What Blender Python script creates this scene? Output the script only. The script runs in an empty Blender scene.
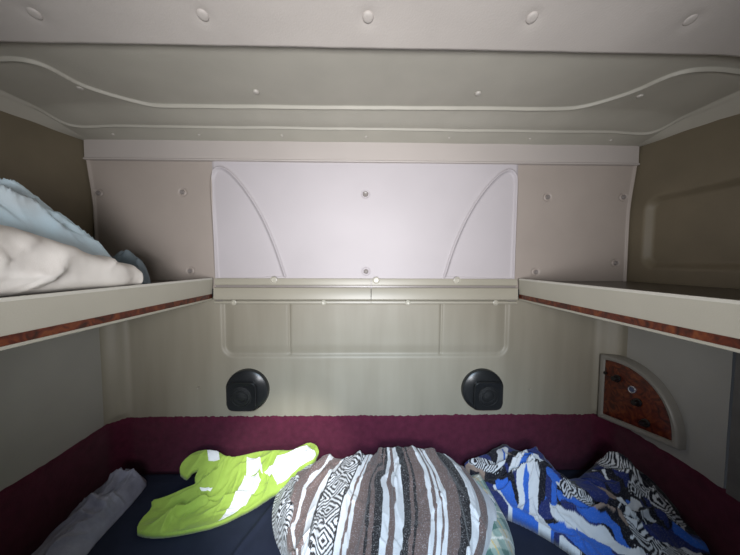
import bpy, bmesh, math, random
import numpy as np
from mathutils import Vector, Matrix

random.seed(7)
C = bpy.context.scene.collection
scn = bpy.context.scene

# ------------------------------------------------------------------ camera
F = 275.0
CZ = 1.40
CX = -0.0063
YAW, PITCH, ROLL = math.radians(1.087), math.radians(-3.02), math.radians(0.2)
cy_, sy_ = math.cos(YAW), math.sin(YAW)
cp_, sp_ = math.cos(PITCH), math.sin(PITCH)
fwd = np.array([sy_ * cp_, cy_ * cp_, sp_])
rg = np.array([cy_, -sy_, 0.0])
up = np.cross(rg, fwd)
c_, s_ = math.cos(ROLL), math.sin(ROLL)
rt, upv = c_ * rg + s_ * up, -s_ * rg + c_ * up
CAM = np.array([CX, 0.0, CZ])

def ray(px, py):
    return fwd + rt * ((px - 370.0) / F) - upv * ((py - 277.5) / F)

def atY(px, py, Y):
    d = ray(px, py)
    return CAM + d * (Y / d[1])

def atZ(px, py, z):
    d = ray(px, py)
    return CAM + d * ((z - CZ) / d[2])

def atX(px, py, X):
    d = ray(px, py)
    return CAM + d * ((X - CX) / d[0])

cam_d = bpy.data.cameras.new('camera')
cam = bpy.data.objects.new('camera', cam_d)
C.objects.link(cam)
cam_d.sensor_width = 36.0
cam_d.sensor_fit = 'HORIZONTAL'
cam_d.lens = 36.0 * F / 740.0
cam_d.clip_start = 0.01
m = Matrix.Identity(4)
for i in range(3):
    m[i][0], m[i][1], m[i][2], m[i][3] = rt[i], upv[i], -fwd[i], CAM[i]
cam.matrix_world = m
scn.camera = cam

# ------------------------------------------------------------------ helpers
def lin(c):
    return tuple((v / 255 / 12.92) if v / 255 <= 0.04045 else ((v / 255 + 0.055) / 1.055) ** 2.4 for v in c)

def sstep(a, b, x):
    t = np.clip((x - a) / (b - a), 0, 1)
    return t * t * (3 - 2 * t)

def vnoise(x, y, seed=0):
    x = np.asarray(x, float); y = np.asarray(y, float)
    xi = np.floor(x).astype(np.int64); yi = np.floor(y).astype(np.int64)
    fx = x - xi; fy = y - yi
    fx = fx ** 3 * (fx * (fx * 6 - 15) + 10); fy = fy ** 3 * (fy * (fy * 6 - 15) + 10)
    def h(a, b):
        n = (a * 374761393 + b * 668265263 + seed * 1442695041) & 0x7fffffff
        n = ((n ^ (n >> 13)) * 1274126177) & 0x7fffffff
        n = n ^ (n >> 16)
        return (n & 0xffff) / 32767.5 - 1.0
    a = h(xi, yi); b = h(xi + 1, yi); c = h(xi, yi + 1); d = h(xi + 1, yi + 1)
    return (a * (1 - fx) + b * fx) * (1 - fy) + (c * (1 - fx) + d * fx) * fy

def fbm(x, y, seed=0, oct=3):
    s = 0; a = 1.0; t = 0
    for o in range(oct):
        s = s + a * vnoise(x * 2 ** o, y * 2 ** o, seed + o * 17); t += a; a *= 0.5
    return s / t

def ridged(x, y, seed=0, oct=2):
    s = 0; a = 1.0; t = 0
    for o in range(oct):
        n = 1 - np.abs(vnoise(x * 2 ** o, y * 2 ** o, seed + 31 * o)) * 1.6
        s = s + a * n; t += a; a *= 0.5
    return s / t

def creases(x, y, seed, n, box, ang, dang, w1, w2, amp, length):
    """overlapping cloth folds: each has one steep and one gentle side and fades towards its ends"""
    rn = random.Random(seed); h = np.zeros(np.shape(x))
    for i in range(n):
        cx = rn.uniform(box[0], box[1]); cy = rn.uniform(box[2], box[3])
        a = math.radians(ang + rn.uniform(-dang, dang)); L = length * rn.uniform(.5, 1.3)
        ca, sa = math.cos(a), math.sin(a); k = rn.uniform(-3, 3); sg = rn.choice((-1, 1))
        t = (x - cx) * ca + (y - cy) * sa
        d = (-(x - cx) * sa + (y - cy) * ca + k * t * t) * sg
        f = rn.uniform(.6, 1.4)
        p = np.where(d > 0, np.exp(-np.clip(d, 0, 9) / (w2 * f)), np.exp(np.clip(d, -9, 0) / (w1 * f)))
        h = h + amp * rn.uniform(.4, 1.0) * p * np.exp(-(t / L) ** 2)
    return h

def seg_dist(x, y, pts, closed=False):
    d = np.full(np.shape(x), 1e9)
    n = len(pts)
    for i in range(n if closed else n - 1):
        ax, ay = pts[i][:2]; bx, by = pts[(i + 1) % n][:2]
        dx, dy = bx - ax, by - ay
        L = dx * dx + dy * dy + 1e-12
        t = np.clip(((x - ax) * dx + (y - ay) * dy) / L, 0, 1)
        d = np.minimum(d, np.hypot(x - ax - t * dx, y - ay - t * dy))
    return d

def seg_near(x, y, pts):
    d = np.full(np.shape(x), 1e9); nx = np.array(x); ny = np.array(y)
    n = len(pts)
    for i in range(n):
        ax, ay = pts[i]; bx, by = pts[(i + 1) % n]
        dx, dy = bx - ax, by - ay
        t = np.clip(((x - ax) * dx + (y - ay) * dy) / (dx * dx + dy * dy + 1e-12), 0, 1)
        qx, qy = ax + t * dx, ay + t * dy
        q = np.hypot(x - qx, y - qy)
        k = q < d
        d = np.where(k, q, d); nx = np.where(k, qx, nx); ny = np.where(k, qy, ny)
    return nx, ny

def inside(x, y, pts):
    r = np.zeros(np.shape(x), bool)
    n = len(pts)
    for i in range(n):
        ax, ay = pts[i]; bx, by = pts[(i + 1) % n]
        if ay == by:
            continue
        k = ((ay > y) != (by > y)) & (x < (bx - ax) * (y - ay) / (by - ay) + ax)
        r ^= k
    return r

def smooth_poly(p, it=2):
    p = [tuple(q[:2]) for q in p]
    for _ in range(it):
        o = []
        for i in range(len(p)):
            a = p[i]; b = p[(i + 1) % len(p)]
            o.append((.75 * a[0] + .25 * b[0], .75 * a[1] + .25 * b[1]))
            o.append((.25 * a[0] + .75 * b[0], .25 * a[1] + .75 * b[1]))
        p = o
    return p

def smooth_line(p, it=3):
    p = [tuple(q[:2]) for q in p]
    for _ in range(it):
        o = [p[0]]
        for a, b in zip(p, p[1:]):
            o.append((.75 * a[0] + .25 * b[0], .75 * a[1] + .25 * b[1]))
            o.append((.25 * a[0] + .75 * b[0], .25 * a[1] + .75 * b[1]))
        o.append(p[-1]); p = o
    return p

def link(name, me, mat=None, parent=None, smooth=True):
    o = bpy.data.objects.new(name, me)
    C.objects.link(o)
    if mat: me.materials.append(mat)
    if smooth:
        for p in me.polygons: p.use_smooth = True
    if parent:
        o.parent = parent
        o.matrix_parent_inverse = Matrix.Translation(-Vector(parent.location)) if parent.type == 'EMPTY' else Matrix.Identity(4)
    return o

def mesh(name, V, Fc, mat=None, parent=None, smooth=True, col=None, uv=None):
    me = bpy.data.meshes.new(name)
    me.from_pydata([tuple(map(float, v)) for v in V], [], [tuple(map(int, f)) for f in Fc])
    if col is not None:
        at = me.color_attributes.new('pattern', 'FLOAT_COLOR', 'POINT')
        rgba = np.ones((len(V), 4), np.float32); rgba[:, :3] = col
        at.data.foreach_set('color', rgba.ravel())
    me.update()
    return link(name, me, mat, parent, smooth)

def grid_mesh(name, P, mat=None, parent=None, flip=False, col=None, keep=None):
    """P: (n,m,3) array"""
    n, k = P.shape[:2]
    idx = np.arange(n * k).reshape(n, k)
    q = np.stack([idx[:-1, :-1], idx[1:, :-1], idx[1:, 1:], idx[:-1, 1:]], -1).reshape(-1, 4)
    if flip: q = q[:, ::-1]
    V = P.reshape(-1, 3)
    if keep is not None:
        kk = keep.reshape(-1)
        q = q[kk[q].all(1)]
        used = np.zeros(len(V), bool); used[q.ravel()] = True
        mp = np.cumsum(used) - 1
        q = mp[q]; V = V[used]
        if col is not None: col = col.reshape(-1, 3)[used]
    elif col is not None:
        col = col.reshape(-1, 3)
    return mesh(name, V, q, mat, parent, True, col)

def empty(name, loc):
    o = bpy.data.objects.new(name, None)
    o.empty_display_size = 0.05
    C.objects.link(o); o.location = loc
    return o

def tag(o, label, cat, group=None):
    o['label'] = label; o['category'] = cat
    if group: o['group'] = group
    return o

def struct(o):
    o['kind'] = 'structure'
    return o

def bm_obj(name, bm, mat, parent=None, smooth=True, bev=0.0, seg=2):
    me = bpy.data.meshes.new(name)
    if bev > 0:
        bmesh.ops.bevel(bm, geom=[e for e in bm.edges], offset=bev, segments=seg, affect='EDGES', profile=0.6)
    bmesh.ops.recalc_face_normals(bm, faces=bm.faces)
    bm.to_mesh(me); bm.free()
    o = link(name, me, mat, parent, smooth)
    if smooth:
        try:
            me.set_sharp_from_angle(angle=math.radians(40))
        except Exception:
            pass
    return o

def box(bm, x0, x1, y0, y1, z0, z1):
    r = bmesh.ops.create_cube(bm, size=1)
    for v in r['verts']:
        v.co = Vector((x0 + (v.co.x + .5) * (x1 - x0), y0 + (v.co.y + .5) * (y1 - y0), z0 + (v.co.z + .5) * (z1 - z0)))

def box_obj(name, x0, x1, y0, y1, z0, z1, mat, parent=None, bev=0.0, seg=2):
    bm = bmesh.new(); box(bm, x0, x1, y0, y1, z0, z1)
    return bm_obj(name, bm, mat, parent, True, bev, seg)

def prism_y(name, prof, x0, x1, mat, parent=None, bev=0):
    """profile in (y,z) extruded along x"""
    bm = bmesh.new()
    a = [bm.verts.new((x0, y, z)) for y, z in prof]; b = [bm.verts.new((x1, y, z)) for y, z in prof]
    bm.faces.new(a); bm.faces.new(b[::-1])
    for i in range(len(prof)):
        j = (i + 1) % len(prof)
        bm.faces.new((a[i], b[i], b[j], a[j]))
    return bm_obj(name, bm, mat, parent, True, bev)

def prism_x(name, prof, y0, y1, mat, parent=None, bev=0):
    """profile in (x,z) extruded along y"""
    bm = bmesh.new()
    a = [bm.verts.new((x, y0, z)) for x, z in prof]; b = [bm.verts.new((x, y1, z)) for x, z in prof]
    bm.faces.new(a); bm.faces.new(b[::-1])
    for i in range(len(prof)):
        j = (i + 1) % len(prof)
        bm.faces.new((a[i], b[i], b[j], a[j]))
    return bm_obj(name, bm, mat, parent, True, bev)

def loft(name, loops, mat, parent=None, cap0=True, cap1=True, M=None, smooth=True):
    bm = bmesh.new(); R = []
    for L in loops:
        R.append([bm.verts.new(M @ Vector(p) if M else Vector(p)) for p in L])
    n = len(loops[0])
    for A, B in zip(R, R[1:]):
        for i in range(n):
            bm.faces.new((A[i], A[(i + 1) % n], B[(i + 1) % n], B[i]))
    if cap0: bm.faces.new(R[0][::-1])
    if cap1: bm.faces.new(R[-1])
    return bm_obj(name, bm, mat, parent, smooth)

def dome(name, p, n, r, h, mat, parent, dish=0.0):
    """small round stud / bolt head at p, facing n"""
    n = Vector(n).normalized()
    M = Matrix.Translation(Vector(p)) @ n.to_track_quat('Z', 'Y').to_matrix().to_4x4()
    prof = [(1.0, -.3), (1.0, .15), (.93, .55), (.75, .85), (.45, 1.0 - dish * .6), (.15, 1.02 - dish)]
    loops = [[(r * a * math.cos(t), r * a * math.sin(t), h * b) for t in np.linspace(0, 2 * math.pi, 20, endpoint=False)] for a, b in prof]
    return loft(name, loops, mat, parent, M=M)

# ------------------------------------------------------------------ materials
def mat(name, base, rough=0.6, var=0.06, scale=12.0, bump=0.1, bscale=300.0, spec=0.5, metal=0.0, sheen=0.0, base2=None, stretch=None):
    m = bpy.data.materials.new(name); m.use_nodes = True
    nt = m.node_tree; N = nt.nodes; L = nt.links
    b = N['Principled BSDF']
    b.inputs['Roughness'].default_value = rough
    b.inputs['Metallic'].default_value = metal
    b.inputs['Specular IOR Level'].default_value = spec
    if sheen: b.inputs['Sheen Weight'].default_value = sheen
    tc = N.new('ShaderNodeTexCoord')
    mp = N.new('ShaderNodeMapping'); L.new(tc.outputs['Object'], mp.inputs['Vector'])
    if stretch: mp.inputs['Scale'].default_value = stretch
    nz = N.new('ShaderNodeTexNoise'); nz.inputs['Scale'].default_value = scale; nz.inputs['Detail'].default_value = 6
    L.new(mp.outputs['Vector'], nz.inputs['Vector'])
    cr = N.new('ShaderNodeValToRGB')
    c1 = lin(base)
    c0 = lin(base2) if base2 else tuple(v * (1 - 2 * var) for v in c1)
    cr.color_ramp.elements[0].position = 0.3; cr.color_ramp.elements[1].position = 0.7
    cr.color_ramp.elements[0].color = (*c0, 1); cr.color_ramp.elements[1].color = (*c1, 1)
    L.new(nz.outputs['Fac'], cr.inputs['Fac']); L.new(cr.outputs['Color'], b.inputs['Base Color'])
    if bump:
        n2 = N.new('ShaderNodeTexNoise'); n2.inputs['Scale'].default_value = bscale; n2.inputs['Detail'].default_value = 2
        L.new(tc.outputs['Object'], n2.inputs['Vector'])
        bp = N.new('ShaderNodeBump'); bp.inputs['Strength'].default_value = bump; bp.inputs['Distance'].default_value = 0.002
        L.new(n2.outputs['Fac'], bp.inputs['Height']); L.new(bp.outputs['Normal'], b.inputs['Normal'])
    return m

def mat_attr(name, rough=0.9, bump=0.4, sheen=0.2, fleck=0.0):
    m = bpy.data.materials.new(name); m.use_nodes = True
    nt = m.node_tree; N = nt.nodes; L = nt.links
    b = N['Principled BSDF']; b.inputs['Roughness'].default_value = rough
    b.inputs['Specular IOR Level'].default_value = 0.2
    b.inputs['Sheen Weight'].default_value = sheen
    at = N.new('ShaderNodeAttribute'); at.attribute_name = 'pattern'
    tc = N.new('ShaderNodeTexCoord')
    nz = N.new('ShaderNodeTexNoise'); nz.inputs['Scale'].default_value = 330; nz.inputs['Detail'].default_value = 2
    L.new(tc.outputs['Object'], nz.inputs['Vector'])
    out = at.outputs['Color']
    if fleck:
        cr = N.new('ShaderNodeValToRGB'); cr.color_ramp.elements[0].position = .54; cr.color_ramp.elements[1].position = .68
        L.new(nz.outputs['Fac'], cr.inputs['Fac'])
        ml = N.new('ShaderNodeMath'); ml.operation = 'MULTIPLY'; ml.inputs[1].default_value = fleck
        L.new(cr.outputs['Color'], ml.inputs[0])
        mx = N.new('ShaderNodeMix'); mx.data_type = 'RGBA'
        L.new(ml.outputs[0], mx.inputs['Factor']); L.new(out, mx.inputs[6]); mx.inputs[7].default_value = (.55, .53, .55, 1)
        out = mx.outputs[2]
    L.new(out, b.inputs['Base Color'])
    bp = N.new('ShaderNodeBump'); bp.inputs['Strength'].default_value = bump; bp.inputs['Distance'].default_value = 0.0015
    L.new(nz.outputs['Fac'], bp.inputs['Height']); L.new(bp.outputs['Normal'], b.inputs['Normal'])
    return m

def mat_burl(name):
    m = bpy.data.materials.new(name); m.use_nodes = True
    nt = m.node_tree; N = nt.nodes; L = nt.links
    b = N['Principled BSDF']; b.inputs['Roughness'].default_value = 0.35
    tc = N.new('ShaderNodeTexCoord')
    nz = N.new('ShaderNodeTexNoise'); nz.inputs['Scale'].default_value = 28; nz.inputs['Detail'].default_value = 8
    nz.inputs['Distortion'].default_value = 2.5
    L.new(tc.outputs['Object'], nz.inputs['Vector'])
    cr = N.new('ShaderNodeValToRGB'); e = cr.color_ramp.elements
    e[0].position = .3; e[0].color = (*lin((36, 14, 8)), 1)
    e[1].position = .72; e[1].color = (*lin((120, 62, 28)), 1)
    k = e.new(.5); k.color = (*lin((86, 32, 18)), 1)
    L.new(nz.outputs['Fac'], cr.inputs['Fac']); L.new(cr.outputs['Color'], b.inputs['Base Color'])
    return m

M_upper = mat('upper_panel_vinyl', (187, 181, 183), rough=.55, var=.03, scale=5, bump=.08, bscale=220, spec=.4)
M_upside_dim = mat('upper_side_vinyl_shaded', (170, 159, 150), rough=.5, var=.05, scale=5, bump=.1, bscale=220, spec=.4)  # darker copy of the upper vinyl, light falloff to the sides put into colour
M_strip = mat('upper_strip_vinyl', (180, 172, 166), rough=.55, var=.03, scale=5, bump=.08, bscale=220)
M_lower = mat('lower_panel_vinyl', (150, 144, 129), rough=.5, var=.06, scale=3.0, bump=.1, bscale=260, base2=(138, 132, 117), stretch=(5, 5, .6))
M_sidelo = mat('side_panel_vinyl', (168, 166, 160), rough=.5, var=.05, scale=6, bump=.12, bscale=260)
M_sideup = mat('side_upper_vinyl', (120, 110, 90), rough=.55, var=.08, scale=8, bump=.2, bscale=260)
M_ceil = mat('ceiling_vinyl', (172, 168, 156), rough=.6, var=.04, scale=9, bump=.15, bscale=240)
M_head = mat('headliner_vinyl', (178, 171, 164), rough=.6, var=.04, scale=6, bump=.2, bscale=240)
M_purple = mat('burgundy_carpet', (90, 33, 54), rough=.95, var=.15, scale=40, bump=.8, bscale=500, spec=.1, sheen=.2)
M_navy = mat('navy_mattress_cloth', (41, 46, 63), rough=.85, var=.1, scale=20, bump=.3, bscale=600, spec=.2)
M_fascia = mat('shelf_fascia_vinyl', (182, 178, 164), rough=.5, var=.03, scale=10, bump=.1, bscale=300)
M_rim = mat('shelf_rim_plastic', (205, 203, 192), rough=.3, var=.02, scale=10, bump=0)
M_board = mat('shelf_board_dark', (70, 62, 54), rough=.3, var=.1, scale=10, bump=.05)
M_burl = mat_burl('burl_wood_laminate')
M_rail = mat('rail_plastic', (160, 155, 140), rough=.4, var=.03, scale=10, bump=.03)
M_clip = mat('clip_plastic', (178, 174, 160), rough=.35, var=.02, scale=10, bump=0)
M_bolt = mat('bolt_plastic', (136, 129, 125), rough=.35, var=.03, scale=10, bump=0)
M_stud = mat('stud_vinyl', (180, 175, 166), rough=.4, var=.03, scale=10, bump=0)
M_black = mat('speaker_black_plastic', (32, 33, 34), rough=.32, var=.1, scale=30, bump=.05)
M_blackm = mat('speaker_black_grille', (24, 25, 26), rough=.55, var=.2, scale=200, bump=.4, bscale=900)
M_frame = mat('panel_frame_plastic', (142, 138, 130), rough=.4, var=.03, scale=12, bump=.1)
M_knob = mat('knob_black_plastic', (26, 22, 22), rough=.3, var=.1, scale=30, bump=0)
M_dial = mat('dial_chrome', (215, 215, 220), rough=.25, var=.02, scale=30, bump=0, metal=.8)
M_dialin = mat('dial_face_blue', (70, 78, 105), rough=.3, var=.05, scale=30, bump=0)
M_vest = mat('hi_vis_yellow_cloth', (168, 196, 84), rough=.75, var=.06, scale=30, bump=.25, bscale=900, spec=.3, sheen=.2)
M_refl = mat('reflective_tape', (252, 252, 252), rough=.45, var=.0, scale=30, bump=.05, bscale=900, spec=.8)
M_towel = mat('grey_blue_cloth', (164, 166, 184), rough=.95, var=.14, scale=25, bump=.5, bscale=600, spec=.1, sheen=.2)
M_pillow = mat('white_pillowcase', (230, 225, 218), rough=.85, var=.05, scale=7, bump=.2, bscale=700, spec=.2, base2=(222, 217, 209))
M_sheet = mat('pale_blue_cloth', (206, 232, 245), rough=.85, var=.06, scale=9, bump=.25, bscale=700, spec=.2, base2=(188, 197, 200))
M_greycl = mat('blue_grey_cloth', (128, 142, 150), rough=.85, var=.08, scale=14, bump=.25, bscale=700, spec=.2)
M_floor = mat('cab_floor_rubber', (60, 58, 56), rough=.8, var=.1, scale=20)
M_base = mat('bunk_base_vinyl', (110, 104, 98), rough=.7, var=.05, scale=20)
M_blanket = mat_attr('striped_blanket_weave', fleck=.4)
M_blue = mat_attr('blue_blanket_weave', fleck=.12)
M_plaid = mat_attr('plaid_cloth_weave', fleck=0)
M_dark = mat('dark_curtain_cloth', (112, 110, 108), rough=.9, var=.1, scale=20, bump=.3)

# ------------------------------------------------------------------ the setting
D = 1.06
ZB = CZ - 0.80            # top of the mattress
XU = 1.022                  # upper side walls
XL = 0.965                 # lower side walls
ZS = CZ - 0.0575           # top of the shelves
ZSB = CZ - 0.142           # underside of the shelves
ZTOP = CZ + 0.447          # top of the back wall
YF = 0.10                  # how far towards the cab the walls come

def wall_xz(px, py, Y=D):
    p = atY(px, py, Y); return (p[0], p[2])

# upper back wall with its two sail shaped beads
xs = np.linspace(-XU - .03, XU + .03, 1150); zs = np.linspace(CZ - .10, CZ + .388, 290)
X, Z = np.meshgrid(xs, zs, indexing='ij')
sailL = [wall_xz(*p) for p in [(217, 279), (214, 225), (211.5, 185), (213, 172), (219, 167), (228, 170), (240, 182), (253, 200), (266, 223), (277, 250), (285.5, 276)]]
sailR = [wall_xz(*p) for p in [(513, 279), (515, 225), (516.5, 187), (516, 176), (510, 169.5), (501, 173), (489, 184), (476, 201), (463, 224), (452, 250), (444, 276)]]
Y = np.full(X.shape, D)
for s in (sailL, sailR):
    sl = smooth_line(s, 2)
    d = seg_dist(X, Z, sl)
    Y -= 0.0075 * np.exp(-(d / 0.0042) ** 2)
    ins = inside(X, Z, sl)
    Y += np.where(ins, 0.003 * sstep(0.004, .012, d), 0)
cen = np.abs(X)
Y -= 0.004 * (1 - sstep(.570, .578, cen))                 # centre panel stands a little proud
Y += 0.0015 * fbm(X * 4, Z * 4, 3)
Y -= 0.007 * np.exp(-((cen - (XU - .007 + .022 * sstep(CZ + .18, CZ + .46, Z))) / .004) ** 2)              # flange at the outer edges
UB = [(182, 192), (98, 193), (365.5, 194), (548, 197), (624, 197), (190, 271), (366, 271.5), (536, 272), (616, 263)]
for px, py in UB:
    p = atY(px, py, D - .003); q = np.hypot(X - p[0], Z - p[2])
    Y += .004 * np.exp(-((q - .0125) / .003) ** 2)
wall_up = struct(grid_mesh('wall_back_upper', np.stack([X, Y, Z], -1), M_upper, flip=False))
for px, py in UB:
    p = atY(px, py, D - .003)
    dome('bolt', p, (0, -1, 0), .0085 if px != 365.5 else .011, .004, M_bolt, wall_up, dish=.5)

wall_up.data.materials.append(M_upside_dim)
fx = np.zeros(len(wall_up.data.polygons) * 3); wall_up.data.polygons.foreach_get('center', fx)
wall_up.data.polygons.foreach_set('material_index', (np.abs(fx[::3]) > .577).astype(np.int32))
# strip above the seam
prof = [(D - .002, CZ + .375), (D - .013, CZ + .377), (D - .014, CZ + .381), (D - .008, CZ + .385), (D - .007, ZTOP + .02), (D + .02, ZTOP + .02), (D + .02, CZ + .375)]
struct(prism_y('trim_1', prof, -XU - .016, XU + .016, M_strip))

# lower back wall with the padded band, the corner curves and the lower side walls as one moulding
R = 0.06
def liner_path(inset=0.0, yend=YF, yendr=None):
    """plan path from the left front, round both rear corners, to the right front"""
    xl = XL - inset; yb = D - inset; r = R
    pts = []
    for t in np.linspace(0, 1, 60): pts.append((-xl, yend + (yb - r - yend) * t))
    for a in np.linspace(0, math.pi / 2, 26)[1:]: pts.append((-xl + r - r * math.cos(a), yb - r + r * math.sin(a)))
    for t in np.linspace(0, 1, 520)[1:]: pts.append((-xl + r + (2 * xl - 2 * r) * t, yb))
    for a in np.linspace(0, math.pi / 2, 26)[1:]: pts.append((xl - r + r * math.sin(a), yb - r + r * math.cos(a)))
    ye = yendr if yendr is not None else yend
    for t in np.linspace(0, 1, 60)[1:]: pts.append((xl, yb - r + (ye - yb + r) * t))
    return np.array(pts)
pth = liner_path()
tan = np.gradient(pth, axis=0); tan /= np.linalg.norm(tan, axis=1)[:, None]
nrm = np.stack([tan[:, 1], -tan[:, 0]], -1)               # towards the room
zs = np.linspace(ZB - .3, ZSB + .01, 190)
PX = pth[:, 0][:, None] + 0 * zs[None]; PY = pth[:, 1][:, None] + 0 * zs[None]; PZ = 0 * pth[:, 0][:, None] + zs[None]
disp = np.zeros(PX.shape)
onback = (PY > D - 1e-4)
x0, z0 = wall_xz(222.5, 357); x1, z1 = wall_xz(507.5, 357)
def rrect_sd(x, z, xa, xb, za, zb, r):
    qx = np.abs(x - (xa + xb) / 2) - (xb - xa) / 2 + r; qz = np.abs(z - (za + zb) / 2) - (zb - za) / 2 + r
    return np.hypot(np.maximum(qx, 0), np.maximum(qz, 0)) + np.minimum(np.maximum(qx, qz), 0) - r
sd = rrect_sd(PX, PZ, x0, x1, z0, z0 + .5, .045)
disp += np.where(onback, -.010 * (1 - sstep(-.012, .004, sd)), 0)          # recess
for gx in (wall_xz(289, 330)[0], wall_xz(441.5, 330)[0]):
    disp += np.where(onback & (sd < -.004), -.006 * np.exp(-((PX - gx) / .0045) ** 2), 0)
pil = np.where(sd < -.01, sstep(.0, .05, -sd) * .006, 0)
disp += np.where(onback, pil, 0)
nf = 25
for a0 in (60, len(pth) - 60 - nf):
    tt = np.clip((np.arange(len(pth)) - a0 + 1) / nf, 0, 1)
    disp += (.014 * np.sin(math.pi * tt) ** 1.5)[:, None] * sstep(CZ - .612, CZ - .575, PZ)
disp += .002 * fbm(PX * 5 + PY * 3, PZ * 5, 11)
P = np.stack([PX + nrm[:, 0][:, None] * disp, PY + nrm[:, 1][:, None] * disp, PZ], -1)
kb = 60 + 12; ke = len(pth) - 60 - 12
low = struct(grid_mesh('wall_back_lower', P[59:len(pth) - 59 + 1], M_lower))
struct(grid_mesh('wall_left', P[:60], M_sidelo))
rend = len(pth) - 60 + 15
wr = P[len(pth) - 60 + 1:]
yr = wr[:, :, 1]
keep = yr > .684
struct(grid_mesh('wall_right', wr, M_sidelo, keep=keep))
for px, py in [(198.5, 388), (530, 389)]:
    dome('dimple', atY(px, py, D - .001), (0, -1, 0), .006, .003, M_lower, low, dish=.9)
# end of the right side wall and the dark cupboard front beyond it
struct(box_obj('wall_right_front', XL - .003, XL + .03, YF, .688, ZB - .3, ZSB + .002, M_dark, bev=.002))
# ledge along the top of the lower wall under the rails
prof = [(D + .01, ZSB - .016), (D - .010, ZSB - .016), (D - .013, ZSB - .012), (D - .013, ZSB - .002), (D + .01, ZSB + .004)]
struct(prism_y('trim_2', prof, -.545, .545, M_lower))

# burgundy carpet band round the bunk
pc = liner_path(inset=.006)
tz = CZ - .603 + .002 * vnoise(np.arange(len(pc)) * .35, 0 * pc[:, 0], 5) + .002 * vnoise(np.arange(len(pc)) * 1.7, 0 * pc[:, 0], 8)
bz = ZB - .28
rows = 40
PP = np.zeros((len(pc), rows, 3)); tanc = np.gradient(pc, axis=0); tanc /= np.linalg.norm(tanc, axis=1)[:, None]
nc = np.stack([tanc[:, 1], -tanc[:, 0]], -1)
for j in range(rows):
    f = j / (rows - 1)
    dd = .0015 * fbm(pc[:, 0] * 9 + pc[:, 1] * 9, 0 * pc[:, 0] + f * 3, 9) + (-.006 if j == rows - 1 else 0)
    PP[:, j, 0] = pc[:, 0] + nc[:, 0] * dd; PP[:, j, 1] = pc[:, 1] + nc[:, 1] * dd; PP[:, j, 2] = bz + (tz - bz) * f
struct(grid_mesh('baseboard_back', PP, M_purple))

# upper side walls with a moulded recess
def side_upper(side):
    ys = np.linspace(YF, D + .004, 240); zz = np.linspace(ZSB + .02, CZ + .49, 160)
    Yg, Zg = np.meshgrid(ys, zz, indexing='ij')
    top = CZ + .467 - .16 * (D - Yg)
    kk = 1 - sstep(.60, .70, Yg)
    top = top + (CZ + .50 + .27 * np.maximum(.648 - Yg, 0) - top) * kk
    Zs = ZSB + .02 + (Zg - ZSB - .02) / (CZ + .49 - ZSB - .02) * (top - ZSB - .02)
    Xg = XU + .022 * sstep(CZ + .18, CZ + .46, Zs) + .012 * (1 - sstep(.60, .70, Yg)) * sstep(CZ + .30, CZ + .46, Zs)
    if side > 0:
        q = [atX(px, py, XU) for px, py in ((645, 199), (645, 268))]
        ymax = q[0][1] ; zt = q[0][2]; zb = q[1][2]
    else:
        ymax = .905; zt = CZ + .185; zb = CZ - .02
    zt2 = zt + .05 * (ymax - Yg)
    sdv = rrect_sd(Yg, Zs, -.4, ymax, zb, zt, .045)
    Xg = Xg + .022 * (1 - sstep(-.022, .006, sdv)) + .002 * fbm(Yg * 5, Zs * 5, 21)
    Xg = Xg - .02 * np.exp(-((D - Yg) / .03) ** 2) * sstep(CZ + .49, CZ + .38, Zs) * 0
    P = np.stack([side * Xg, Yg, Zs], -1)
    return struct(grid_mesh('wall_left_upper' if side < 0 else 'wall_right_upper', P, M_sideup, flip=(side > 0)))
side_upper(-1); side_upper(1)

# rear ceiling pan with its two raised beads, lowered rim and studs
ZC = CZ + .495
XC = XU + .03
xs = np.linspace(-XC, XC, 900); ys = np.linspace(.60, D + .01, 420)
X, Yg = np.meshgrid(xs, ys, indexing='ij')
def ceil_z(X, Y):
    edge_side = CZ + .447 - .16 * (D - Y)
    flat = ZC - .022 * sstep(.885, 1.0, Y) - .018 * sstep(.85, 1.05, np.abs(X))
    z = flat
    t = np.clip((D - Y) / .068, 0, 1)
    z = ZTOP + (z - ZTOP) * t
    t2 = np.clip((XC - np.abs(X)) / .028, 0, 1)
    z = edge_side + (z - edge_side) * t2
    return z
Zc = ceil_z(X, Yg)
bead1 = smooth_line([atZ(px, py, ZC) for px, py in [(-60, 57), (0, 57.5), (25, 59), (45, 65), (65, 76), (80, 84), (110, 94), (145, 103.5), (165, 105), (260, 106), (370, 107), (470, 107.5), (555, 108.5), (580, 107), (610, 99), (640, 89), (660, 79), (685, 70), (710, 68), (740, 68), (800, 68)]], 2)
bead2 = smooth_line([(-XC + .026, .4), (-XC + .026, .85), (-XC + .032, .96), (-XC + .09, .990), (-.8, .994), (0, .994), (.8, .994), (XC - .09, .990), (XC - .032, .96), (XC - .026, .85), (XC - .026, .4)], 3)
d1 = seg_dist(X, Yg, bead1); d2 = seg_dist(X, Yg, bead2)
Zc -= .0075 * np.exp(-(d1 / .0024) ** 2)
Zc -= .007 * np.exp(-(d2 / .0024) ** 2)
ins1 = inside(X, Yg, [(-2, .3)] + bead1 + [(2, .3)])
Zc += np.where(ins1, .002 * sstep(0, .006, d1), 0)
Zc += .0015 * fbm(X * 6, Yg * 6, 31)
ceil = struct(grid_mesh('ceiling', np.stack([X, Yg, Zc], -1), M_ceil, flip=True))
for px, py, r in [(80, 88, .0085), (256, 92, .0085), (478, 93.5, .0085), (640, 96, .0085)]:
    p = atZ(px, py, ZC); dome('stud', (p[0], p[1], float(ceil_z(np.array(p[0]), np.array(p[1]))) + .001), (0, 0, -1), r, .005, M_stud, ceil)
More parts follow.
